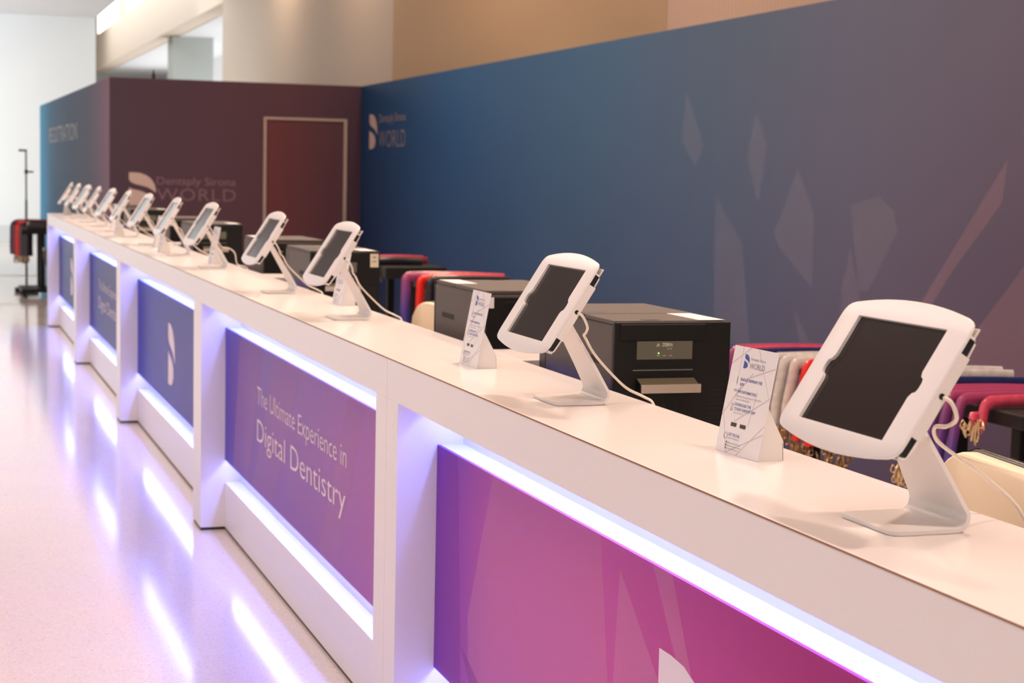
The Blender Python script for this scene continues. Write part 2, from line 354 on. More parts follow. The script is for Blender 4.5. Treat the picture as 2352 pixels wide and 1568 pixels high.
# door in the plum wall
mb = MB(); mb.box(2.356, YP-0.014, 0.01, 3.189, YP-0.004, 2.05)
dm = ramp_mat('dark red door print', [(0.0, (0.110, 0.018, 0.024)), (0.5, (0.085, 0.020, 0.028)), (1.0, (0.066, 0.020, 0.032))], axis='X', rough=0.5)
dr = mb.make('door_1', dm); tag(dr, kind='structure')
mb = MB(); mb.box(2.323, YP-0.03, 0, 2.352, YP-.001, 2.082); mb.box(3.193, YP-0.03, 0, 3.228, YP-.001, 2.082); mb.box(2.352, YP-0.03, 2.054, 3.193, YP-.001, 2.082)
mb.make('door_frame', door_trim, dr)
mb = MB(); mb.box(1.16, YP+.03, WT, 1.19, YP+.07, WT+.05); mb.cyl((1.175, YP+.05, WT+.05), (1.175, YP+.05, WT+.09), .008, 8)
tag(mb.make('wall_clamp', blk), 'small black clamp on the top edge of the plum wall', 'clamp')

# ------------------------------------------------------------------ counter
def unit(k, cols, style):
    y0 = Y0+UL*k+0.0015; y1 = Y0+UL*(k+1)-0.0015
    lab = ['nearest counter unit, magenta graphic with the tip of a white two-leaf logo',
           'counter unit with violet graphic reading Digital Dentistry, second from the camera',
           'counter unit with indigo graphic and white two-leaf logo, middle of the row',
           'counter unit with blurred dark indigo graphic and pale lettering, second from the far end',
           'farthest counter unit, dark blue graphic with narrow blurred logo'][k]
    yc = (y0+y1)/2
    u = empty('counter_unit', (0, yc, 0), lab, 'counter', 'lit counter units in a row')
    a, c = y0-yc, y1-yc
    mb = MB(); mb.box(0, a, H-BT, RD, c, H-0.003, .0008, 1); mb.make('top_beam', laminate, u)
    for s, (p, q) in enumerate(((a, a+PW-.0015), (c-PW+.0015, c))):
        mb = MB(); mb.box(0, p, .012, DEP-.01, q, H-BT, .0008, 1); mb.make('side_pillar', laminate, u)
    p, q = a+PW-.0015, c-PW+.0015
    mb = MB(); mb.box(RD+.067, p, AZ, RD+.075, q, H-.004); mb.make('back_board', white_in, u)
    mb = MB(); mb.box(RD-.0, p, .012, RD+.067, q, AZ, .0008, 1); mb.make('lower_apron', laminate, u)
    mb = MB(); mb.box(RD+.004, a+.01, 0, DEP-.03, c-.01, .012); mb.make('plinth', kick, u)
    for p_, q_ in ((a, a+PW-.0015), (c-PW+.0015, c)):
        mb = MB(); mb.box(.004, p_+.003, 0, RD+.003, q_-.003, .012); mb.make('plinth', kick, u)
    gp = MB(); gp.box(RD, p+.0005, PZ0, RD+.008, q-.0005, PZ1); g = gp.make('graphic_panel', ramp_mat('panel print and led glow %d' % k, cols, rough=0.42, spec=0.08), u)  # print gradient; its bluer far end paints in the LED glow
    mb = MB(); mb.box(RD+.008, p, PZ1-.006, RD+.067, q, PZ1); mb.make('panel_cap', white_in, u)
    for z in (PZ0+.034, H-BT+.034):
        mb = MB(); mb.box(RD+.036, p+.02, z-.004, RD+.048, q-.02, z+.004); mb.make('led_strip', led, u)
    if style == 'logo':
        logo_parts(.245, .318, lambda s, t: (RD-.0012, .104-s, .406+t), (.001, 0, 0), lettering, g)
    else:
        text_parts('The Ultimate Experience in', 1.49, .070, lambda s, t: (RD-.001, .745-s, .640+t), 0.008, lettering, g)
        text_parts('Digital Dentistry', 1.48, .088, lambda s, t: (RD-.001, .742-s, .498+t), 0.008, lettering, g)
    if k == 0:
        v = veil_mat('pale pink translucent print', (0.95, 0.45, 0.72), 0.16); v2 = veil_mat('violet translucent print', (0.45, 0.15, 0.65), 0.2)
        for P, M in (([(3.145, .82), (3.19, .31), (2.87, .31), (2.956, .662)], v), ([(2.995, .861), (2.912, .861), (2.70, .50), (2.60, .31), (2.72, .31), (2.81, .62)], v),
                     ([(3.244, .861), (3.19, .594), (3.19, .31), (4.05, .31), (4.07, .5), (3.9, .861)], veil_mat('light rose translucent print', (0.95, 0.5, 0.72), .10)),
                     ([(4.347, .861), (4.347, .31), (4.12, .31), (4.17, .83), (4.18, .861)], v2), ([(4.13, .42), (3.8, .302), (4.0, .302)], v2)):
            mb = MB(); mb.prism([(RD-.0008, y-yc, z) for y, z in P], (.0006, 0, 0)); mb.make('printed_facet', M, g)
    if k == 1:
        v = veil_mat('mauve translucent print', (0.75, 0.45, 0.75), 0.10)
        for P in ([(7.2, .86), (6.7, .86), (7.0, .31), (7.35, .31)], [(6.45, .86), (6.0, .86), (6.5, .31), (6.9, .31)], [(5.3, .86), (5.1, .86), (5.45, .31), (5.7, .31)]):
            mb = MB(); mb.prism([(RD-.0008, y-yc, z) for y, z in P], (.0006, 0, 0)); mb.make('printed_facet', v, g)
    return u
unit(0, [(0, (0.46, 0.030, 0.16)), (.35, (0.48, 0.045, 0.22)), (.62, (0.57, 0.10, 0.37)), (.85, (0.48, 0.10, 0.42)), (.95, (0.27, 0.06, 0.45)), (1, (0.20, 0.05, 0.55))], 'logo')
unit(1, [(0, (0.46, 0.15, 0.42)), (.4, (0.30, 0.125, 0.40)), (.8, (0.19, 0.09, 0.40)), (1, (0.10, 0.065, 0.46))], 'text')
unit(2, [(0, (0.085, 0.055, 0.30)), (.5, (0.065, 0.055, 0.32)), (.9, (0.042, 0.05, 0.40)), (1, (0.03, 0.05, 0.50))], 'logo')
unit(3, [(0, (0.075, 0.050, 0.20)), (.6, (0.050, 0.050, 0.22)), (1, (0.03, 0.04, 0.36))], 'text')
unit(4, [(0, (0.05, 0.055, 0.15)), (.6, (0.040, 0.055, 0.19)), (1, (0.025, 0.04, 0.34))], 'logo')
YE = Y0+5*UL
mb = MB(); mb.box(0, Y0, H-.003, DEP, YE, H, .0006, 1)
wt = mb.make('worktop', topmat); tag(wt, 'long glossy white worktop running over all the counter units', 'worktop')
mb = MB(); mb.box(-.0010, Y0, H-.0032, 0.0, YE, H-.0006); mb.make('edge_band', edge_brown, wt)
# near wing of counter carcass past the frame is left open under the worktop; return shelves at each joint
shelf_lab = ['nearest return shelf behind the worktop between two black printers', 'second return shelf behind the worktop, beside the printer with the sticker',
             'third return shelf behind the worktop', 'farthest return shelf behind the worktop']
for k in range(1, 5):
    ys = Y0+UL*k
    if k == 1: a, c = 4.339, 4.611
    else: a, c = ys-.055, ys+.22
    e0 = empty('return_shelf', (DEP, (a+c)/2, 0), shelf_lab[k-1], 'shelf', 'return shelves at the counter joints')
    hw = (c-a)/2
    mb = MB(); mb.box(.0005, -hw, H-.02, .29, hw, H, .0006, 1); mb.make('shelf_top', topmat, e0)
    mb = MB(); mb.box(.0005, -hw+.002, 0.02, .285, hw-.002, H-.02); mb.make('cabinet_body', mat('brown cabinet side', (0.50, 0.36, 0.30), 0.6), e0)
    mb = MB(); mb.box(.02, -hw+.01, 0, .27, hw-.01, .02); mb.make('plinth', kick, e0)
# staff desks
DZ = 0.88
dl = ['low staff desk under the nearest logo-fronted printer', 'low staff desk between the first and second return shelves', 'low staff desk between the second and third return shelves',
      'low staff desk between the third and fourth return shelves', 'low staff desk beyond the farthest return shelf']
for k in range(5):
    a = Y0+.2+UL*k if k == 0 else (4.62 if k == 1 else Y0+UL*k+.23); c = 4.33 if k == 0 else Y0+UL*(k+1)-.065
    e0 = empty('staff_desk', (DEP+.02, (a+c)/2, 0), dl[k], 'desk', 'staff desks behind the counter'); hw = (c-a)/2
    mb = MB(); mb.box(0, -hw, DZ-.03, .32, hw, DZ, .002, 1); mb.make('desk_top', laminate, e0)
    for s in (-1, 1):
        mb = MB(); mb.box(0.01, s*(hw-.02)-.015, 0, .30, s*(hw-.02)+.015, DZ-.03); mb.make('side_panel', laminate, e0)

# ------------------------------------------------------------------ badge printers
def printer():
    r = bpy.data.objects.new('badge_printer', None); COL.objects.link(r); r.empty_display_size = .05
    W, L, T = .285, .50, .332          # local: front at y=-L/2 facing -y, x across, bottom z=0
    x0, x1, f, bk = -W/2, W/2, -L/2, L/2
    mb = MB(); mb.box(x0, f+.012, .006, x1, bk, T-.012, .004); mb.make('body', [blk_side], r)
    mb = MB(); mb.box(x0, f, .006, x1, f+.012, T-.004, .003)
    fr = mb.make('front_face', blk, r)
    mb = MB(); mb.box(x0+.003, f+.0121, T-.0118, x1-.003, f+.20, T-.001, .003); mb.make('front_lid', blk_side, r)
    mb = MB(); mb.box(x0+.003, f+.203, T-.0118, x1-.003, bk-.003, T, .003); mb.make('rear_lid', blk_side, r)
    mb = MB(); mb.box(x0+.014, f-.0035, T-.045, x0+.222, f, T-.008, .0015, 1); h = mb.make('hood_flap', blk, r)
    mb = MB(); mb.box(x0+.054, f-.002, T-.088, x0+.190, f-.0002, T-.046, .001, 1); d = mb.make('display_window', lcd, r)
    mb = MB(); text_bm(mb, 'ZEBRA', .026, .0078, lambda a, b: (x0+.115+a, f-.0024, T-.058+b), -.02)
    text_bm(mb, 'ZC10L', .013, .0035, lambda a, b: (x0+.127+a, f-.0024, T-.065+b), 0)
    for k in range(3): mb.box(x0+.102+k*.015, f-.0024, T-.0795, x0+.110+k*.015, f-.002, T-.0785)
    for i, (dx, dz, l) in enumerate(((0, .004, .006), (.0016, .0055, .008), (.0032, .0065, .009), (.0048, .006, .008), (.0064, .0045, .005))):
        mb.prism([(x0+.1015+dx, f-.0024, T-.062+dz), (x0+.1027+dx, f-.0024, T-.062+dz-.002), (x0+.1027+dx, f-.0024, T-.062+dz+l*.6-.002), (x0+.1015+dx, f-.0024, T-.062+dz+l*.6)], (0, .0003, 0))
    mb.make('printed_logo', mat('pale display print', (0.55, 0.52, 0.42), 0.5), d)
    mb = MB(); mb.cyl((x0+.1065, f-.0030, T-.0735), (x0+.1065, f-.002, T-.0735), .0013, 10); mb.make('status_light', greenled, d)
    mb = MB(); mb.box(x0+.046, f-.0010, T-.113, x0+.192, f+.001, T-.1105); mb.make('card_slot', mat('dull slot highlight', (0.16, 0.16, 0.15), 0.35), r)
    mb = MB(); mb.prism([(x0+.055, f-.03, T-.156), (x0+.055, f, T-.131), (x0+.055, f, T-.156)], (.142, 0, 0))
    tr = mb.make('output_tray', blk, r)
    mb = MB(); mb.box(x0+.053, f-.036, T-.160, x0+.199, f-.030, T-.1405, .0008, 1); mb.make('tray_lip', silver, tr)
    mb = MB(); mb.prism([(x0+.056, f-.0295, T-.1445), (x0+.056, f-.001, T-.132), (x0+.056, f-.001, T-.130), (x0+.056, f-.0295, T-.1425)], (.140, 0, 0)); mb.make('tray_pad', mat('olive tray pad', (0.14, 0.12, 0.07), 0.6), tr)
    mb = MB()
    for i in range(11):
        for j in range(12): mb.box(x1-.052+i*.0035, f-.0003, T-.268+j*.0105, x1-.0505+i*.0035, f+.0005, T-.2615+j*.0105)
    mb.make('vent_grille', blk_gap, r)
    mb = MB(); mb.box(x0+.12, f-.0006, T-.20, x0+.127, f, T-.183); mb.box(x0+.155, f-.0006, T-.24, x0+.158, f, T-.182); mb.box(x0+.03, f-.0008, T-.163, x1-.06, f, T-.161)
    mb.make('front_seams', blk_gap, r)
    mb = MB(); mb.box(x0+.075, f+.02, T-.002, x0+.118, f+.034, T-.0005); mb.make('lid_finger_notch', blk_gap, r)
    mb = MB(); mb.box(x0+.01, f+.235, T-.001, x0+.07, f+.241, T+.0006); mb.make('lid_light_bar', mat('blue lid bar', (0.10, 0.13, 0.28), 0.3), r)
    mb = MB(); mb.box(x1-.075, f+.012, T-.0008, x1-.012, f+.195, T-.0003); mb.make('paper_label', paper, r)
    # side panel seam, side recess
    for x, s in ((x0, -1), (x1, 1)):
        mb = MB(); mb.box(x-.0006 if s < 0 else x, bk-.05, .01, x if s < 0 else x+.0006, bk-.047, T-.012); mb.box(x-.0007 if s < 0 else x, f+.09, T-.105, x if s < 0 else x+.0007, f+.21, T-.09)
        mb.make('side_grip', blk_gap, r)
    # rear: dark plate with knob and rating label
    mb = MB(); mb.box(x0+.006, bk, .012, x1-.006, bk+.004, T-.018, .001, 1); rp = mb.make('rear_plate', blk, r)
    mb = MB(); mb.cyl((x1-.085, bk+.004, T-.055), (x1-.085, bk+.010, T-.055), .006, 14); mb.make('knob', silver, rp)
    mb = MB(); mb.box(x1-.026, bk+.004, T-.048, x1-.005, bk+.005, T-.018); mb.make('rating_label', paper, rp)
    mb = MB(); mb.box(x1-.15, bk+.004, T-.034, x1-.06, bk+.006, T-.028); mb.make('latch', blk_gap, rp)
    for sx in (-1, 1):
        for sy in (-1, 1):
            mb = MB(); mb.cyl((sx*.12, sy*.21, 0), (sx*.12, sy*.21, .008), .012, 12); mb.make('foot', blk, r)
    return r
pr0 = printer()
plab = ['black badge printer with lit display and silver tray facing the camera, nearest printer',
        'black badge printer turned away, rear knob showing, behind the second tent card',
        'black badge printer with a pale sticker on its top right corner',
        'black badge printer turned away, grey side seen between the third and fourth tablet stands',
        'black badge printer facing the camera behind the fifth tablet stand',
        'blurred black badge printer turned away behind the sixth tablet stand',
        'blurred dark printer facing the camera between the seventh and eighth tablet stands',
        'blurred dark printer turned away beside the farthest return shelf']
ppos = [(4.09, 0), (5.046, pi), (7.335, 0), (8.37, pi), (10.55, 0), (11.58, pi), (13.76, 0), (14.79, pi)]
for k, (y, a) in enumerate(ppos):
    p = pr0 if k == 0 else copy_tree(pr0)
    p.location = (.36+.1425, y, DZ); p.rotation_euler = (0, 0, a); tag(p, plab[k], 'printer', 'black badge printers behind the counter')
    if k == 2:
        mb = MB(); mb.box(.1425-.040, -.25-.0012, .332-.066, .1425-.006, -.25, .332-.012); mb.make('sticker', mat('printed sticker', (0.66, 0.62, 0.42), 0.5), p)
        mb = MB(); mb.box(.1425-.033, -.25-.0016, .332-.046, .1425-.014, -.2512, .332-.040); mb.box(.1425-.031, -.25-.0016, .332-.030, .1425-.016, -.2512, .332-.022); mb.make('sticker_print', inkgrey, p)

# ------------------------------------------------------------------ tablet stands
TILT = 57.6
def tablet_stand(tilt=TILT):
    r = bpy.data.objects.new('tablet_stand', None); COL.objects.link(r); r.empty_display_size = .05
    # local x: towards the staff side; origin under the plate centre (world x = .16)
    prof = [(-.057, .0035)] + [(x, .0035) for x in (-.03, 0, .03)] + arc(.042, .0035+.016, .016, -90, 29, 8) + [(-.012, .135), (-.030, .178)]
    prof = [(-.057, .0035), (-.03, .0035), (0, .0035), (.03, .0035)] + [(.040+.018*sin(radians(a)), .0035+.018*(1-cos(radians(a)))) for a in (10, 30, 50, 70, 90, 105, 120)] + [(.0326, .073), (.011, .110), (-.0123, .150), (-.026, .174)]
    n = len(prof); bm = MB(); T = .0028
    wid = [.072]*10 + [.070, .063, .057, .051, .047]
    L, Rr = [], []
    for i, (x, z) in enumerate(prof):
        xa, za = prof[max(i-1, 0)]; xb, zb = prof[min(i+1, n-1)]; d = Vector((xb-xa, 0, zb-za)).normalized(); nn = Vector((-d.z, 0, d.x))
        wd = wid[i]
        row = []
        for s in (-1, 1):
            for t in (-1, 1): row.append(bm.bm.verts.new((x+nn.x*T*t, s*wd, z+nn.z*T*t)))
        L.append(row)
    for A, B in zip(L, L[1:]):
        for q in ((0, 1), (1, 3), (3, 2), (2, 0)): bm.bm.faces.new([A[q[0]], A[q[1]], B[q[1]], B[q[0]]])
    bm.bm.faces.new([L[0][0], L[0][1], L[0][3], L[0][2]]); bm.bm.faces.new([L[-1][2], L[-1][3], L[-1][1], L[-1][0]])
    # round the front corners of the plate
    es = [e for e in bm.bm.edges if abs((e.verts[0].co-e.verts[1].co).z) > .004 and abs(e.verts[0].co.x+.057) < .001 and abs(e.verts[1].co.x+.057) < .001]
    bmesh.ops.bevel(bm.bm, geom=es, offset=.014, segments=5, profile=.5, affect='EDGES')
    bm.make('bent_arm', white_pl, r, smooth=35)
    mb = MB(); mb.box(-.052, -.068, 0, .042, .068, .0016); mb.make('foot_pad', blk_gap, r)
    # head frame
    t = radians(tilt); C = Vector((-.058, 0, .2056)); A = Vector((0, -1, 0)); B = Vector((cos(t), 0, sin(t))); N = Vector((sin(t), 0, -cos(t)))
    fn = lambda a, b, d: C+A*a+B*b+N*d
    def outline(g=0.0):
        w_, c_, m_, rr = .160-g, .100-g, .117-g, .020
        o = []
        def curve(sg):      # bowed top/bottom edge from right to left
            pts = []
            for k in range(13):
                a = (w_-rr)*(1-2*k/12); pts.append((a, c_+.000+(m_-c_)*(1-(a/(w_-.0))**2)))
            return pts
        top = curve(1)
        def corner(sx):
            # blend from side to the bowed edge
            a0 = top[0]
            return [(w_, c_-rr), (w_-.001, c_-rr*.55), (w_-.0045, c_-rr*.18), (w_-.011, c_+.001)]
        cr_ = corner(1)
        o += cr_ + top + [(-a, b) for a, b in reversed(cr_)]
        o += [(-a, -b) for a, b in cr_] + [(-a, -b) for a, b in top] + [(a, -b) for a, b in reversed(cr_)]
        return o
    def inner(g=0.0):
        hw, hh = .1112+g, .0833+g
        notch = [(hw, -.019), (hw+.0035, -.0125), (hw+.0100, -.0095), (hw+.0120, -.004), (hw+.0120, .004), (hw+.0100, .0095), (hw+.0035, .0125), (hw, .019)]
        l = [(hw, -hh)] + notch + [(hw, hh), (-hw, hh)] + [(-a, -b) for a, b in notch] + [(-hw, -hh)]
        return l
    o0 = outline(.0022); o1 = outline(0); i0 = inner(0.0)
    mb = MB()
    mb.holed(o0, i0, fn, .008)
    bz = MB()
    # front ring with rounded lip: stacked rims
    ring = [(outline(.0018), 0.0), (outline(.0006), .0006), (outline(0), .0018), (outline(0), .0048)]
    vs = [[bz.bm.verts.new(fn(a, b, d)) for a, b in L_] for L_, d in ring]
    ins = [[bz.bm.verts.new(fn(a, b, d)) for a, b in L_] for L_, d in ((inner(0), 0), (inner(0), .0026), (inner(0), .0048))]
    m_ = len(vs[0])
    for P_, Q_ in zip(vs, vs[1:]):
        for k in range(m_): bz.bm.faces.new([P_[k], P_[(k+1) % m_], Q_[(k+1) % m_], Q_[k]])
    q_ = len(ins[0])
    for P_, Q_ in zip(ins, ins[1:]):
        for k in range(q_): bz.bm.faces.new([P_[k], P_[(k+1) % q_], Q_[(k+1) % q_], Q_[k]])
    for O_, I_ in ((vs[0], ins[0]), (vs[-1], ins[-1])):
        es = []
        for l in (O_, I_):
            for k in range(len(l)):
                e_ = bz.bm.edges.get((l[k], l[(k+1) % len(l)])) or bz.bm.edges.new((l[k], l[(k+1) % len(l)])); es.append(e_)
        bmesh.ops.triangle_fill(bz.bm, use_beauty=True, use_dissolve=False, edges=es)
    mb.bm.free()
    bez = bz.make('front_frame', white_pl, r, smooth=40)
    def slab(a0, a1, b0, b1, d0, d1, name, M, par=r, bev=0.0):
        s_ = MB(); s_.prism([fn(a0, b0, d0), fn(a1, b0, d0), fn(a1, b1, d0), fn(a0, b1, d0)], N*(d1-d0), bev); return s_.make(name, M, par)
    tb = slab(-.134, .134, -.0975, .0975, .0050, .0115, 'tablet', glass_blk, r, .0008)
    # back cage: tray behind the tablet with open slots at the ends, lock block in the middle
    slab(-.150, .150, -.098, .098, .0150, .0185, 'back_tray', white_pl2, r, .001)
    for s in (-1, 1):
        x_a, x_b = (.1515, .1600) if s > 0 else (-.1600, -.1515)
        c_ = MB(); ti = .0016
        for b0, b1 in ((.0565, .0800), (-.0980, -.0665)):
            # thin wire rail that leaves a dark slot
            bb0, bb1 = (b0, b1)
            pth = [fn(x_b-s*.0012, bb1+.001, .0045), fn(x_b-s*.0012, bb1+.0005, .0125), fn(x_b-s*.0012, bb1-.004, .0160), fn(x_b-s*.0012, bb0, .0170)] if b0 > 0 else [fn(x_b-s*.0012, bb0, .0045), fn(x_b-s*.0012, bb0+.001, .0115), fn(x_b-s*.0012, bb0+.006, .0155), fn(x_b-s*.0012, bb1, .0170)]
            c_.tube(pth, ti, 6)
        c_.make('side_rail', white_pl2, r)
        slab(x_a-.014 if s > 0 else x_a, x_b if s > 0 else x_b+.014, -.0665, .0565, .0050, .0205, 'lock_block', white_pl2, r, .0008)
        slab(x_a-.006 if s > 0 else x_a+.002, x_b-.002 if s > 0 else x_b+.006, .0570, .0790, .0049, .0150, 'side_slot', blk_gap, r)
        slab(x_a-.006 if s > 0 else x_a+.002, x_b-.002 if s > 0 else x_b+.006, -.0930, -.0670, .0049, .0150, 'side_slot', blk_gap, r)
    slab(-.05, .05, -.045, .045, .0186, .030, 'mount_plate', white_pl2, r, .002)
    h_ = MB(); h_.cyl(fn(-.05, -.010, .034), fn(.05, -.010, .034), .007, 14); h_.make('hinge', white_pl2, r, smooth=40)
    h_ = MB(); h_.cyl(fn(.1600, -.003, .0125), fn(.1606, -.003, .0125), .0042, 12); h_.make('cable_hole', blk_gap, r)
    return r, fn
def cable(parent, fn, kind):
    p0 = fn(.154, -.003, .0130)
    # in stand-local coordinates (world offset: x .16)
    pts = [p0, (-.040, -.167, .190), (-.026, -.160, .168), (-.014, -.120, .152), (.002, -.068, .143)] + ([(.012, -.052, .134)] if kind else [])
    if kind == 0: pts += [(.03, -.031, .119), (.09, .01, .088), (.15, .03, .054), (.20, .007, .0), (.22, -.01, -.10)]
    elif kind == 1: pts += [(.022, -.070, .108), (.06, -.05, .072), (.11, -.035, .030), (.145, -.045, .012), (.158, -.070, -.002), (.165, -.08, -.06)]
    elif kind == 2: pts += [(.022, -.050, .115), (.04, -.035, .098), (.075, -.02, .092), (.10, -.02, .07), (.11, -.03, .02), (.155, -.03, .004), (.17, -.03, -.06)]
    mb = MB(); mb.tube(smooth_path(pts, 5), .0028, 8); return mb.make('power_cable', cablem, parent, smooth=60)
TY = [2.292, 3.583, 5.582, 6.730, 8.300, 9.475, 10.69, 11.79, 12.79, 13.82, 14.75, 15.66, 16.45]
tlab = ['nearest white tablet stand, large black screen, at the right of the picture', 'white tablet stand beside the second tent card and in front of the nearest printer',
        'white tablet stand with a tent card right behind its arm, third from the camera', 'white tablet stand with a bare base and an arm seen edge-on, fourth from the camera',
        'white tablet stand with a drooping cable and a tent card behind, fifth from the camera', 'white tablet stand in front of the large wall logo lettering, sixth from the camera',
        'white tablet stand overlapping the D-side lettering of the wall logo, seventh from the camera', 'white tablet stand just right of the wall logo leaf bottom, eighth from the camera',
        'blurred white tablet stand left of the wall logo, ninth from the camera', 'blurred white tablet stand at the corner of the plum wall, tenth from the camera',
        'blurred thin white tablet stand against the mauve wall, third from the far end', 'blurred white tablet stand half hidden behind the farthest one',
        'farthest white tablet stand, at the left end of the counter']
tlab[6] = 'white tablet stand with a tent card below its left end, seventh from the camera'
st0, fn0 = tablet_stand(); cb = cable(st0, fn0, 1)
stands = []
for k, y in enumerate(TY):
    s = st0 if k == 0 else copy_tree(st0)
    stands.append(s)
for k, s in enumerate(stands):
    s.location = (.16, TY[k], H); s.rotation_euler = (0, 0, [0.003, -.004, .01, 0, .02, -.015, .02, -.02, .03, -.02, 0.05, .0, -.03][k])
    tag(s, tlab[k], 'tablet stand', 'white tablet stands along the worktop')
# individual cable shapes
for k, kd in ((0, 0), (4, 2)):
    for c in kids(stands[k]):
        if c.name.startswith('power_cable'): bpy.data.objects.remove(c)
    cable(stands[k], fn0, kd)

# ------------------------------------------------------------------ tent cards
def tent_card():
    r = bpy.data.objects.new('tent_card', None); COL.objects.link(r); r.empty_display_size = .05
    W, Hh = .142, .182; lean = .0332/.1785
    c_ = 1/math.hypot(1, lean)
    fn = lambda a, b, d=0: Vector((b*lean*c_ + d*c_, W/2-a, b*c_ - d*lean*c_))
    nv = Vector((c_, 0, -lean*c_))
    mb = MB(); mb.prism([fn(0, 0), fn(W, 0), fn(W, Hh), fn(0, Hh)], nv*.0012); f = mb.make('card_front', cardm, r)
    mb = MB()
    for s in (-1, 1):
        y = s*(W/2-.004)
        mb.prism([(.0014, y, .0), (.052, y, 0), (.0500, y, .032), (.0195, y, .088), (.0175, y, .088)], (0, .0008, 0))
    mb.prism([(.05, -W/2+.004, 0), (.05, W/2-.004, 0), (.048, W/2-.004, .03), (.048, -W/2+.004, .03)], (.0008, 0, 0))
    mb.make('easel_back', paper, r)
    e_ = -.0003
    mb = MB()
    for (a0, b0, a1, b1, t) in ((.0, .150, .055, .182, .0022), (.06, .13, .142, .155, .0020), (.03, .095, .075, .140, .0018), (.0, .060, .045, .115, .0020), (.045, .055, .142, .105, .002),
                                (.08, .182, .142, .10, .0008), (.0, .075, .035, .0, .0014), (.035, .0, .142, .045, .002), (.09, .05, .10, .11, .001), (.07, .0, .142, .060, .0018), (.03, .115, .03, .182, .0009)):
        d = Vector((a1-a0, b1-b0)).normalized(); nx, ny = -d.y*t/2, d.x*t/2
        cl = lambda a, b: fn(min(max(a, 0), W), min(max(b, 0), Hh), e_)
        mb.prism([cl(a0+nx, b0+ny), cl(a0-nx, b0-ny), cl(a1-nx, b1-ny), cl(a1+nx, b1+ny)], nv*.0002)
    mb.make('printed_lines', vein, f)
    e2 = -.0006; g = lambda a, b: fn(a, b, e2)
    logo_parts(.016, .024, lambda a, b: g(a+.040, b+.146), nv*.0002, inkblue, f)
    for s, a, b, w_, h_ in (('BADGE REPRINT FEE', .040, .1245, .070, .0050), ('$200', .040, .1165, .013, .0045), ('WIFI INFORMATION', .036, .1035, .062, .0050),
                            ('DOWNLOAD THE', .036, .0815, .053, .0050), ('"CVENT EVENTS" APP', .036, .0735, .070, .0050), ('GET SOCIAL', .034, .0295, .038, .0048)):
        mb = MB(); text_bm(mb, s, w_, h_, lambda p, q, a=a, b=b: g(p+a, q+b), -.006); mb.make('printed_heading', inkblue, f)
    for s, a, b, w_, h_ in (('Dentsply Sirona', .060, .1615, .048, .0045), ('WORLD', .060, .1475, .048, .0095), ('Network: Dentsply Sirona World 2024', .036, .0965, .080, .0030), ('Password: DSWorld24', .036, .0910, .044, .0030),
                            ('Code: DS World', .036, .0680, .032, .0028), ('#DSWORLD24', .034, .0240, .036, .0030), ('@dentsplysirona', .036, .0165, .042, .0026), ('@dentsplysirona', .036, .0115, .044, .0026), ('dentsplysirona.com', .036, .0065, .038, .0026)):
        mb = MB(); text_bm(mb, s, w_, h_, lambda p, q, a=a, b=b: g(p+a, q+b), .0); mb.make('fine_print', inkgrey, f)
    mb = MB()
    # small icons: pin, wifi, phone, bubble
    for pth in ([(.029, .118), (.029, .130)], arc(.029, .103, .0055, 30, 150), arc(.029, .103, .0032, 30, 150), [(.026, .072), (.026, .084), (.031, .084), (.031, .072), (.026, .072)], arc(.026, .028, .0055, 0, 360, 14)):
        mb.tube([g(a, b) for a, b in pth], .0004, 4)
    mb.make('printed_icons', inkgrey, f)
    mb = MB()
    for a, b in ((.036, .046), (.066, .046)):
        mb.prism([g(a, b), g(a+.018, b), g(a+.018, b+.0065), g(a, b+.0065)], nv*.0002)
    for k in range(3): mb.prism([g(.031, .0065+k*.005), g(.0335, .0065+k*.005), g(.0335, .0095+k*.005), g(.031, .0095+k*.005)], nv*.0002)
    mb.make('printed_badges', inkblack, f)
    return r
cards = [(.193, 2.872), (.1425, 4.24), (.2555, 6.155), (.204, 8.64), (.094, 9.72), (.150, 10.40), (.09, 11.99), (.20, 13.35), (.10, 16.55)]
clab = ['nearest white tent card, upright beside the largest tablet', 'white tent card beside the second tablet stand, in front of the turned-away printer', 'white tent card behind the arm of the third tablet stand',
        'white tent card standing behind the arm of the fifth tablet stand', 'white tent card under the lower left end of the seventh tablet', 'white tent card just left of the seventh tablet, under the eighth',
        'blurred white tent card under the ninth tablet', 'blurred white tent card under the tenth tablet, near the back edge', 'farthest white tent card, under the last tablet at the counter end']
c0 = tent_card()
cs = [c0] + [copy_tree(c0) for _ in cards[1:]]
for k, (x, y) in enumerate(cards):
    cs[k].location = (x, y, H+.0003); cs[k].rotation_euler = (0, 0, [.07, 0, 0, .05, .03, -.02, .05, 0, .1][k]); tag(cs[k], clab[k], 'card', 'tent cards on the worktop')

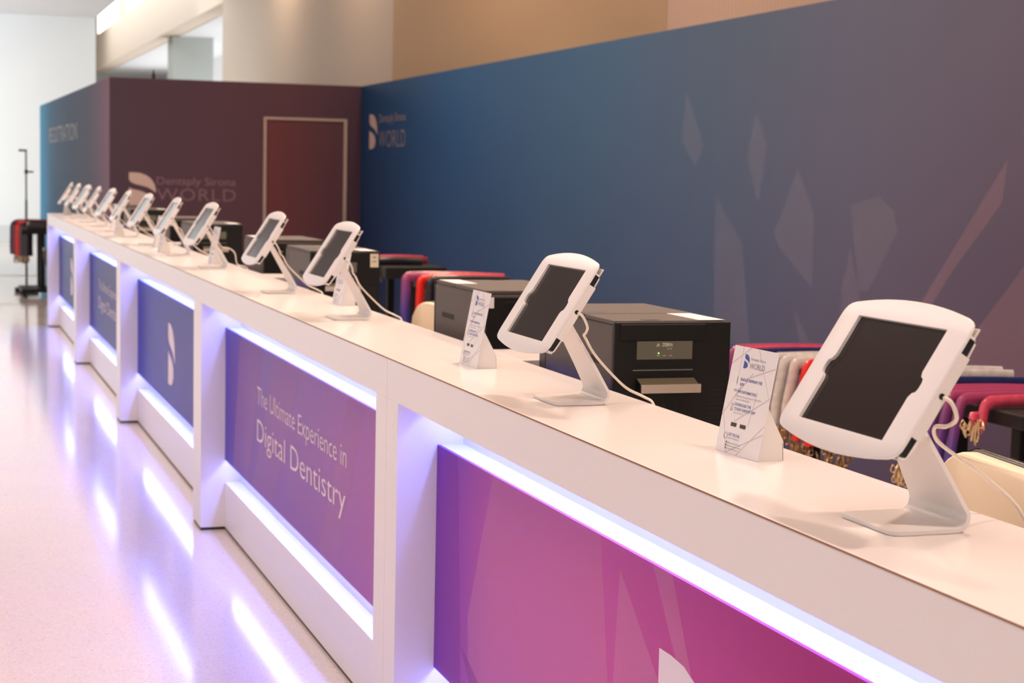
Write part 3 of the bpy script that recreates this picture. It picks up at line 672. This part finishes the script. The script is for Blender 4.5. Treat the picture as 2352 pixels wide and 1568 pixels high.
# loose cables with red tape on the nearest return shelf
e0 = empty('cable_bundle', (.50, 4.58, H), 'bundle of cables with red orange tape lying behind the second tent card', 'cable')
mb = MB()
for k in range(3): mb.tube(smooth_path([(-.12+k*.02, .06-k*.02, .004), (-.06, .05-.02*k, .012+.006*k), (0, .02, .016+.003*k), (.07, -.02, .008), (.15, -.06+.03*k, .004)], 5), .003, 6)
mb.make('dark_cable', cableblk, e0)
mb = MB(); mb.tube(smooth_path([(-.13, .02, .05), (-.09, .02, .045), (-.04, .01, .028), (0, 0, .018), (.06, -.03, .006)], 5), .0032, 6); mb.make('beige_cable', mat('beige cable', (0.55, 0.42, 0.26), .5), e0)
mb = MB(); mb.box(-.155, .010, .040, -.125, .030, .060, .004); mb.make('plug', mat('beige plug', (0.62, 0.47, 0.28), .5), e0)
mb = MB(); mb.tube([(-.025, .01, .020), (-.010, .006, .020), (.008, .0, .017), (.02, -.004, .015)], [.011, .018, .019, .012], 12); mb.make('tape_wrap', orange, e0)

# ------------------------------------------------------------------ lanyard racks
strapM = {}
def strap_mat(n, c):
    if n.startswith('purple') and n not in strapM: strapM[n] = ramp_mat('purple ribbon', [(0, (.03, .04, .26)), (.4, (.10, .05, .28)), (.8, (.24, .06, .20)), (1, (.42, .06, .14))], axis='Z', rough=.22, coat=.4)
    if n not in strapM: strapM[n] = mat(n, c, 0.22, var=0.35, bscale=30, coat=0.3)
    return strapM[n]
COLS = {'white': (0.62, 0.58, 0.54), 'red': (0.80, 0.02, 0.012), 'purple': (0.20, 0.06, 0.18), 'navy': (0.015, 0.025, 0.11), 'pink': (0.62, 0.07, 0.12), 'black': (0.015, 0.012, 0.02), 'blue': (0.05, 0.05, 0.30), 'maroon': (0.22, 0.015, 0.02)}
def lanyard(x0, y, z, col, L=.42, drop=.27, label='', group='', lean=0.0, wid=.024, colfar=None):
    """bunch of lanyards laid over the rack top: runs back along x, bends down at x0, ends in metal clips"""
    e_ = empty('lanyard', (x0, y, z), label, 'lanyard', group)
    pth = [(L, 0, -.004), (L*.66, .004*random.uniform(-1, 1), .002), (L*.33, 0, .004), (.03, 0, .002)] + [(.02-.03*sin(radians(a))*1.0, 0, -.028+.03*cos(radians(a))) for a in (10, 35, 60, 85)] + [(-.012-lean*.3, 0, -.09), (-.014-lean*.7, .003, -drop*.7), (-.010-lean, 0, -drop)]
    mb = MB(); mb.tube(smooth_path(pth, 3), wid, 8, flat=.42, up=(0, 1, 0)); 
    for vv in mb.bm.verts: pass
    mb.make('strap', strap_mat(col+' ribbon', COLS[col]), e_, smooth=60)
    mb = MB()
    for k in range(17):
        a = Vector((-.010-lean+random.uniform(-.022, .022), random.uniform(-.032, .032), -drop+.01-random.uniform(0, .075))); d = Vector((random.uniform(-.012, .012), random.uniform(-.012, .012), -random.uniform(.03, .06)))
        if k % 3 == 0:
            mb.tube([a+Vector((.009*cos(t), .004*sin(t*2), .014*sin(t)-.01)) for t in [2*pi*q/10 for q in range(11)]], .0025, 5)
        else: mb.tube([a, a+d*.4, a+d*.45, a+d], [.003, .005, .007, .003], 6)
    mb.make('metal_clips', bronze if random.random() < .6 else brass, e_, smooth=60)
    return e_
def rack(x0, x1, ya, yb, z, label, beam=.05):
    r = empty('lanyard_rack', ((x0+x1)/2, (ya+yb)/2, 0), label, 'rack', 'black lanyard racks')
    hx, hy = (x1-x0)/2, (yb-ya)/2
    mb = MB(); mb.box(-hx, -hy, z-beam-.022, hx, hy, z-.022, .006); mb.make('top_beam', blk, r)
    for s in (-1, 1):
        mb = MB(); mb.box(-.028, s*(hy-.09)-.028, .09, .028, s*(hy-.09)+.028, z-beam-.022, .003); mb.make('post', blk, r)
    mb = MB(); mb.box(-hx, -hy, .06, hx, hy, .10, .004); mb.make('base', blk, r)
    for sx in (-1, 1):
        for sy in (-1, 1):
            mb = MB(); mb.cyl((sx*(hx-.04)-.012, sy*(hy-.05), .03), (sx*(hx-.04)+.012, sy*(hy-.05), .03), .03, 14); mb.make('castor', blk_gap, r)
    return r
rack(2.315, 2.86, 5.08, 5.56, .80, 'near black lanyard rack behind the largest tablet, square post showing')
rack(2.33, 2.80, 5.75, 7.05, .80, 'long black lanyard rack between the nearest tent card and the largest tablet')
G1 = 'lanyards on the rack behind the largest tablet'
A = [('purple', 7.00, .30), ('pink', 6.93, .28), ('navy', 6.84, .34), ('white', 6.68, .25), ('white', 6.60, .26), ('white', 6.52, .25), ('red', 6.43, .30), ('red', 6.34, .31), ('white', 6.25, .22), ('navy', 6.20, .30), ('navy', 6.10, .28)]
la = {0: 'purple lanyards at the back of the rack, beside the printer', 1: 'pink lanyards lying on the rack top behind the nearest tent card', 2: 'dark navy lanyards hanging right of the nearest tent card', 3: 'leftmost of the three white lanyard bunches behind the tent card',
      4: 'middle of the three white lanyard bunches', 5: 'rightmost of the three white lanyard bunches, next to the red ones', 6: 'left bunch of bright red lanyards beside the white ones', 7: 'right bunch of bright red lanyards, partly behind the big tablet',
      8: 'white lanyards behind the lower edge of the largest tablet', 9: 'navy lanyards with bronze clips showing under the largest tablet', 10: 'navy lanyards with clips beside the arm of the nearest stand'}
for k, (c, y, d) in enumerate(A):
    x = 2.20+(7.0-y)*.085; lanyard(x, y, .80-.0006*k, c, .50, d, la[k], G1, lean=.03)
B_ = [('white', 5.80, .10, .04), ('white', 5.73, .10, .035), ('navy', 5.66, .28, .015), ('purple', 5.57, .32, 0), ('purple', 5.50, .32, 0), ('purple', 5.43, .32, 0), ('purple', 5.36, .31, 0), ('pink', 5.27, .06, 0)]
lb = ['white lanyards lying highest on the rack right of the largest tablet', 'white lanyards on the rack top right of the largest tablet, nearer of the pair', 'navy lanyards on the rack top right of the largest tablet',
      'leftmost bunch of shiny purple lanyards, hidden mostly by the largest tablet', 'second bunch of shiny purple lanyards, behind the looping cable', 'third bunch of shiny purple lanyards, right of the looping cable', 'rightmost bunch of shiny purple lanyards next to the black beam end', 'pink red lanyards lying flat over the black beam']
for k, (c, y, d, dz) in enumerate(B_):
    lanyard(2.265 if k < 7 else 2.30, y, .80+dz, c, .45, d, lb[k], 'lanyards right of the largest tablet', lean=.04, wid=.021)
rack(2.16, 2.7, 11.3, 12.1, .80, 'black lanyard rack behind the turned-away printer')
for k, (c, y, l, dx, dr, wd) in enumerate((('purple', 12.05, 'purple lanyards at the left corner of the rack behind the cream chair', 0, .34, .035), ('pink', 11.93, 'pink lanyards along the rack top above the turned-away printer', .12, .05, .035),
                              ('red', 11.78, 'bright red lanyard hanging beside the turned-away printer', .03, .40, .030), ('black', 11.60, 'black lanyards hanging between the red one and the printer', .05, .36, .035))):
    lanyard(2.11+dx, y, .80, c, .55, dr, l, 'lanyards on the rack behind the second printer', wid=wd)
rack(2.35, 2.85, 13.6, 14.5, .80, 'distant black lanyard rack just right of the stickered printer', beam=.09)
for k, (c, y, l, dx, dr) in enumerate((('pink', 14.3, 'pink lanyards on the distant rack right of the stickered printer', .12, .06), ('maroon', 14.1, 'maroon lanyards on the distant rack right of the stickered printer', .10, .06), ('black', 13.9, 'black lanyards hanging under the distant rack, above the cream chair', .0, .36))):
    lanyard(2.33+dx, y, .805, c, .40, dr, l, 'lanyards on the distant rack', wid=.035)
# rack beyond the counter end
rack(-.06, .42, 20.9, 21.6, .80, 'black wheeled lanyard rack beyond the far end of the counter')
for k, (c, y, l) in enumerate((('navy', 21.5, 'navy lanyards at the left of the rack beyond the counter'), ('maroon', 21.35, 'dark red lanyards over the rack beyond the counter'), ('red', 21.2, 'bright red lanyards at the bend of the rack beyond the counter'),
                              ('maroon', 21.05, 'dark red lanyards near the front of the rack beyond the counter'), ('black', 20.95, 'black lanyards hanging in front on the rack beyond the counter'))):
    lanyard(-.08+.025*k, y, .815, c, .50, .34, l, 'lanyards beyond the counter end', wid=.065)

# ------------------------------------------------------------------ chairs
def chair():
    r = bpy.data.objects.new('office_chair', None); COL.objects.link(r); r.empty_display_size = .05
    # local: faces -x, back at +x
    def pad(hw, z0, z1, x, th, rr):
        o = arc(hw-rr, z1-rr, rr, 0, 90, 6)+arc(-hw+rr, z1-rr, rr, 90, 180, 6)+arc(-hw+rr, z0+rr, rr, 180, 270, 6)+arc(hw-rr, z0+rr, rr, 270, 360, 6)
        m_ = MB(); m_.prism([(x+.05*(1-(a/hw)**2)+.10*(b-z0), a, b) for a, b in o], (th, 0, 0), .008); return m_
    pad(.225, .56, .95, .16, .035, .07).make('backrest', cream, r, smooth=50)
    pad(.232, .55, .957, .196, .012, .075).make('back_shell', mat('black shell', (.02, .018, .016), .25), r, smooth=50)
    o = arc(.15, .17, .06, 0, 90)+arc(-.11, .17, .06, 90, 180)+arc(-.11, -.17, .06, 180, 270)+arc(.15, -.17, .06, 270, 360)
    mb = MB(); mb.prism([(a, b, .46) for a, b in o], (0, 0, .06), .012); mb.make('seat', cream, r, smooth=50)
    for s in (-1, 1):
        mb = MB(); mb.tube(smooth_path([(.17, s*.24, .60), (.05, s*.27, .68), (-.08, s*.27, .68), (-.10, s*.26, .58), (-.05, s*.22, .48)], 5), .014, 8); mb.make('armrest', smoke, r, smooth=60)
    mb = MB(); mb.box(.13, -.03, .45, .24, .03, .58, .01); mb.make('back_bracket', chrome, r)
    mb = MB(); mb.cyl((0, 0, .10), (0, 0, .46), .028, 16); mb.make('gas_lift', chrome, r, smooth=40)
    for k in range(5):
        a = 2*pi*k/5; mb = MB(); mb.tube([(0, 0, .12), (.23*cos(a), .23*sin(a), .07)], [.024, .014], 8); mb.make('base_leg', chrome, r, smooth=40)
        mb = MB(); mb.cyl((.23*cos(a)-.01, .23*sin(a), .03), (.23*cos(a)+.01, .23*sin(a), .03), .03, 14); mb.make('castor', blk, r)
    return r
ch = chair()
for k, (x, y, rz, l) in enumerate(((.97, 3.37, -.12, 'cream padded office chair behind the arm of the nearest tablet stand'), (.99, 7.62, .1, 'small cream office chair seen beyond the worktop beside the stickered printer'),
                                   (.46, 18.15, -1.57, 'cream chair just beyond the far end of the counter, beside the lanyard rack'))):
    c = ch if k == 0 else copy_tree(ch)
    c.location = (x-.16, y, 0); c.rotation_euler = (0, 0, rz); tag(c, l, 'chair', 'cream office chairs')

# thin light stand at the far left
e0 = empty('light_stand', (.052, 21.9, 0), 'thin tall black stand rising above the lanyard rack beyond the counter', 'stand')
mb = MB(); mb.cyl((0, 0, .05), (0, 0, 1.1), .014, 10); mb.cyl((0, 0, 1.1), (0, 0, 1.70), .010, 10); mb.make('pole', blk, e0)
mb = MB(); mb.box(-.085, -.008, 1.675, .01, .008, 1.70); mb.make('top_bracket', blk, e0)
mb = MB(); mb.box(0, -.008, 1.425, .085, .008, 1.445); mb.box(-.018, -.018, 1.41, .018, .018, 1.46); mb.make('side_bracket', blk, e0)
mb = MB(); mb.cyl((0, 0, 0), (0, 0, .05), .14, 20); mb.make('round_base', blk, e0)
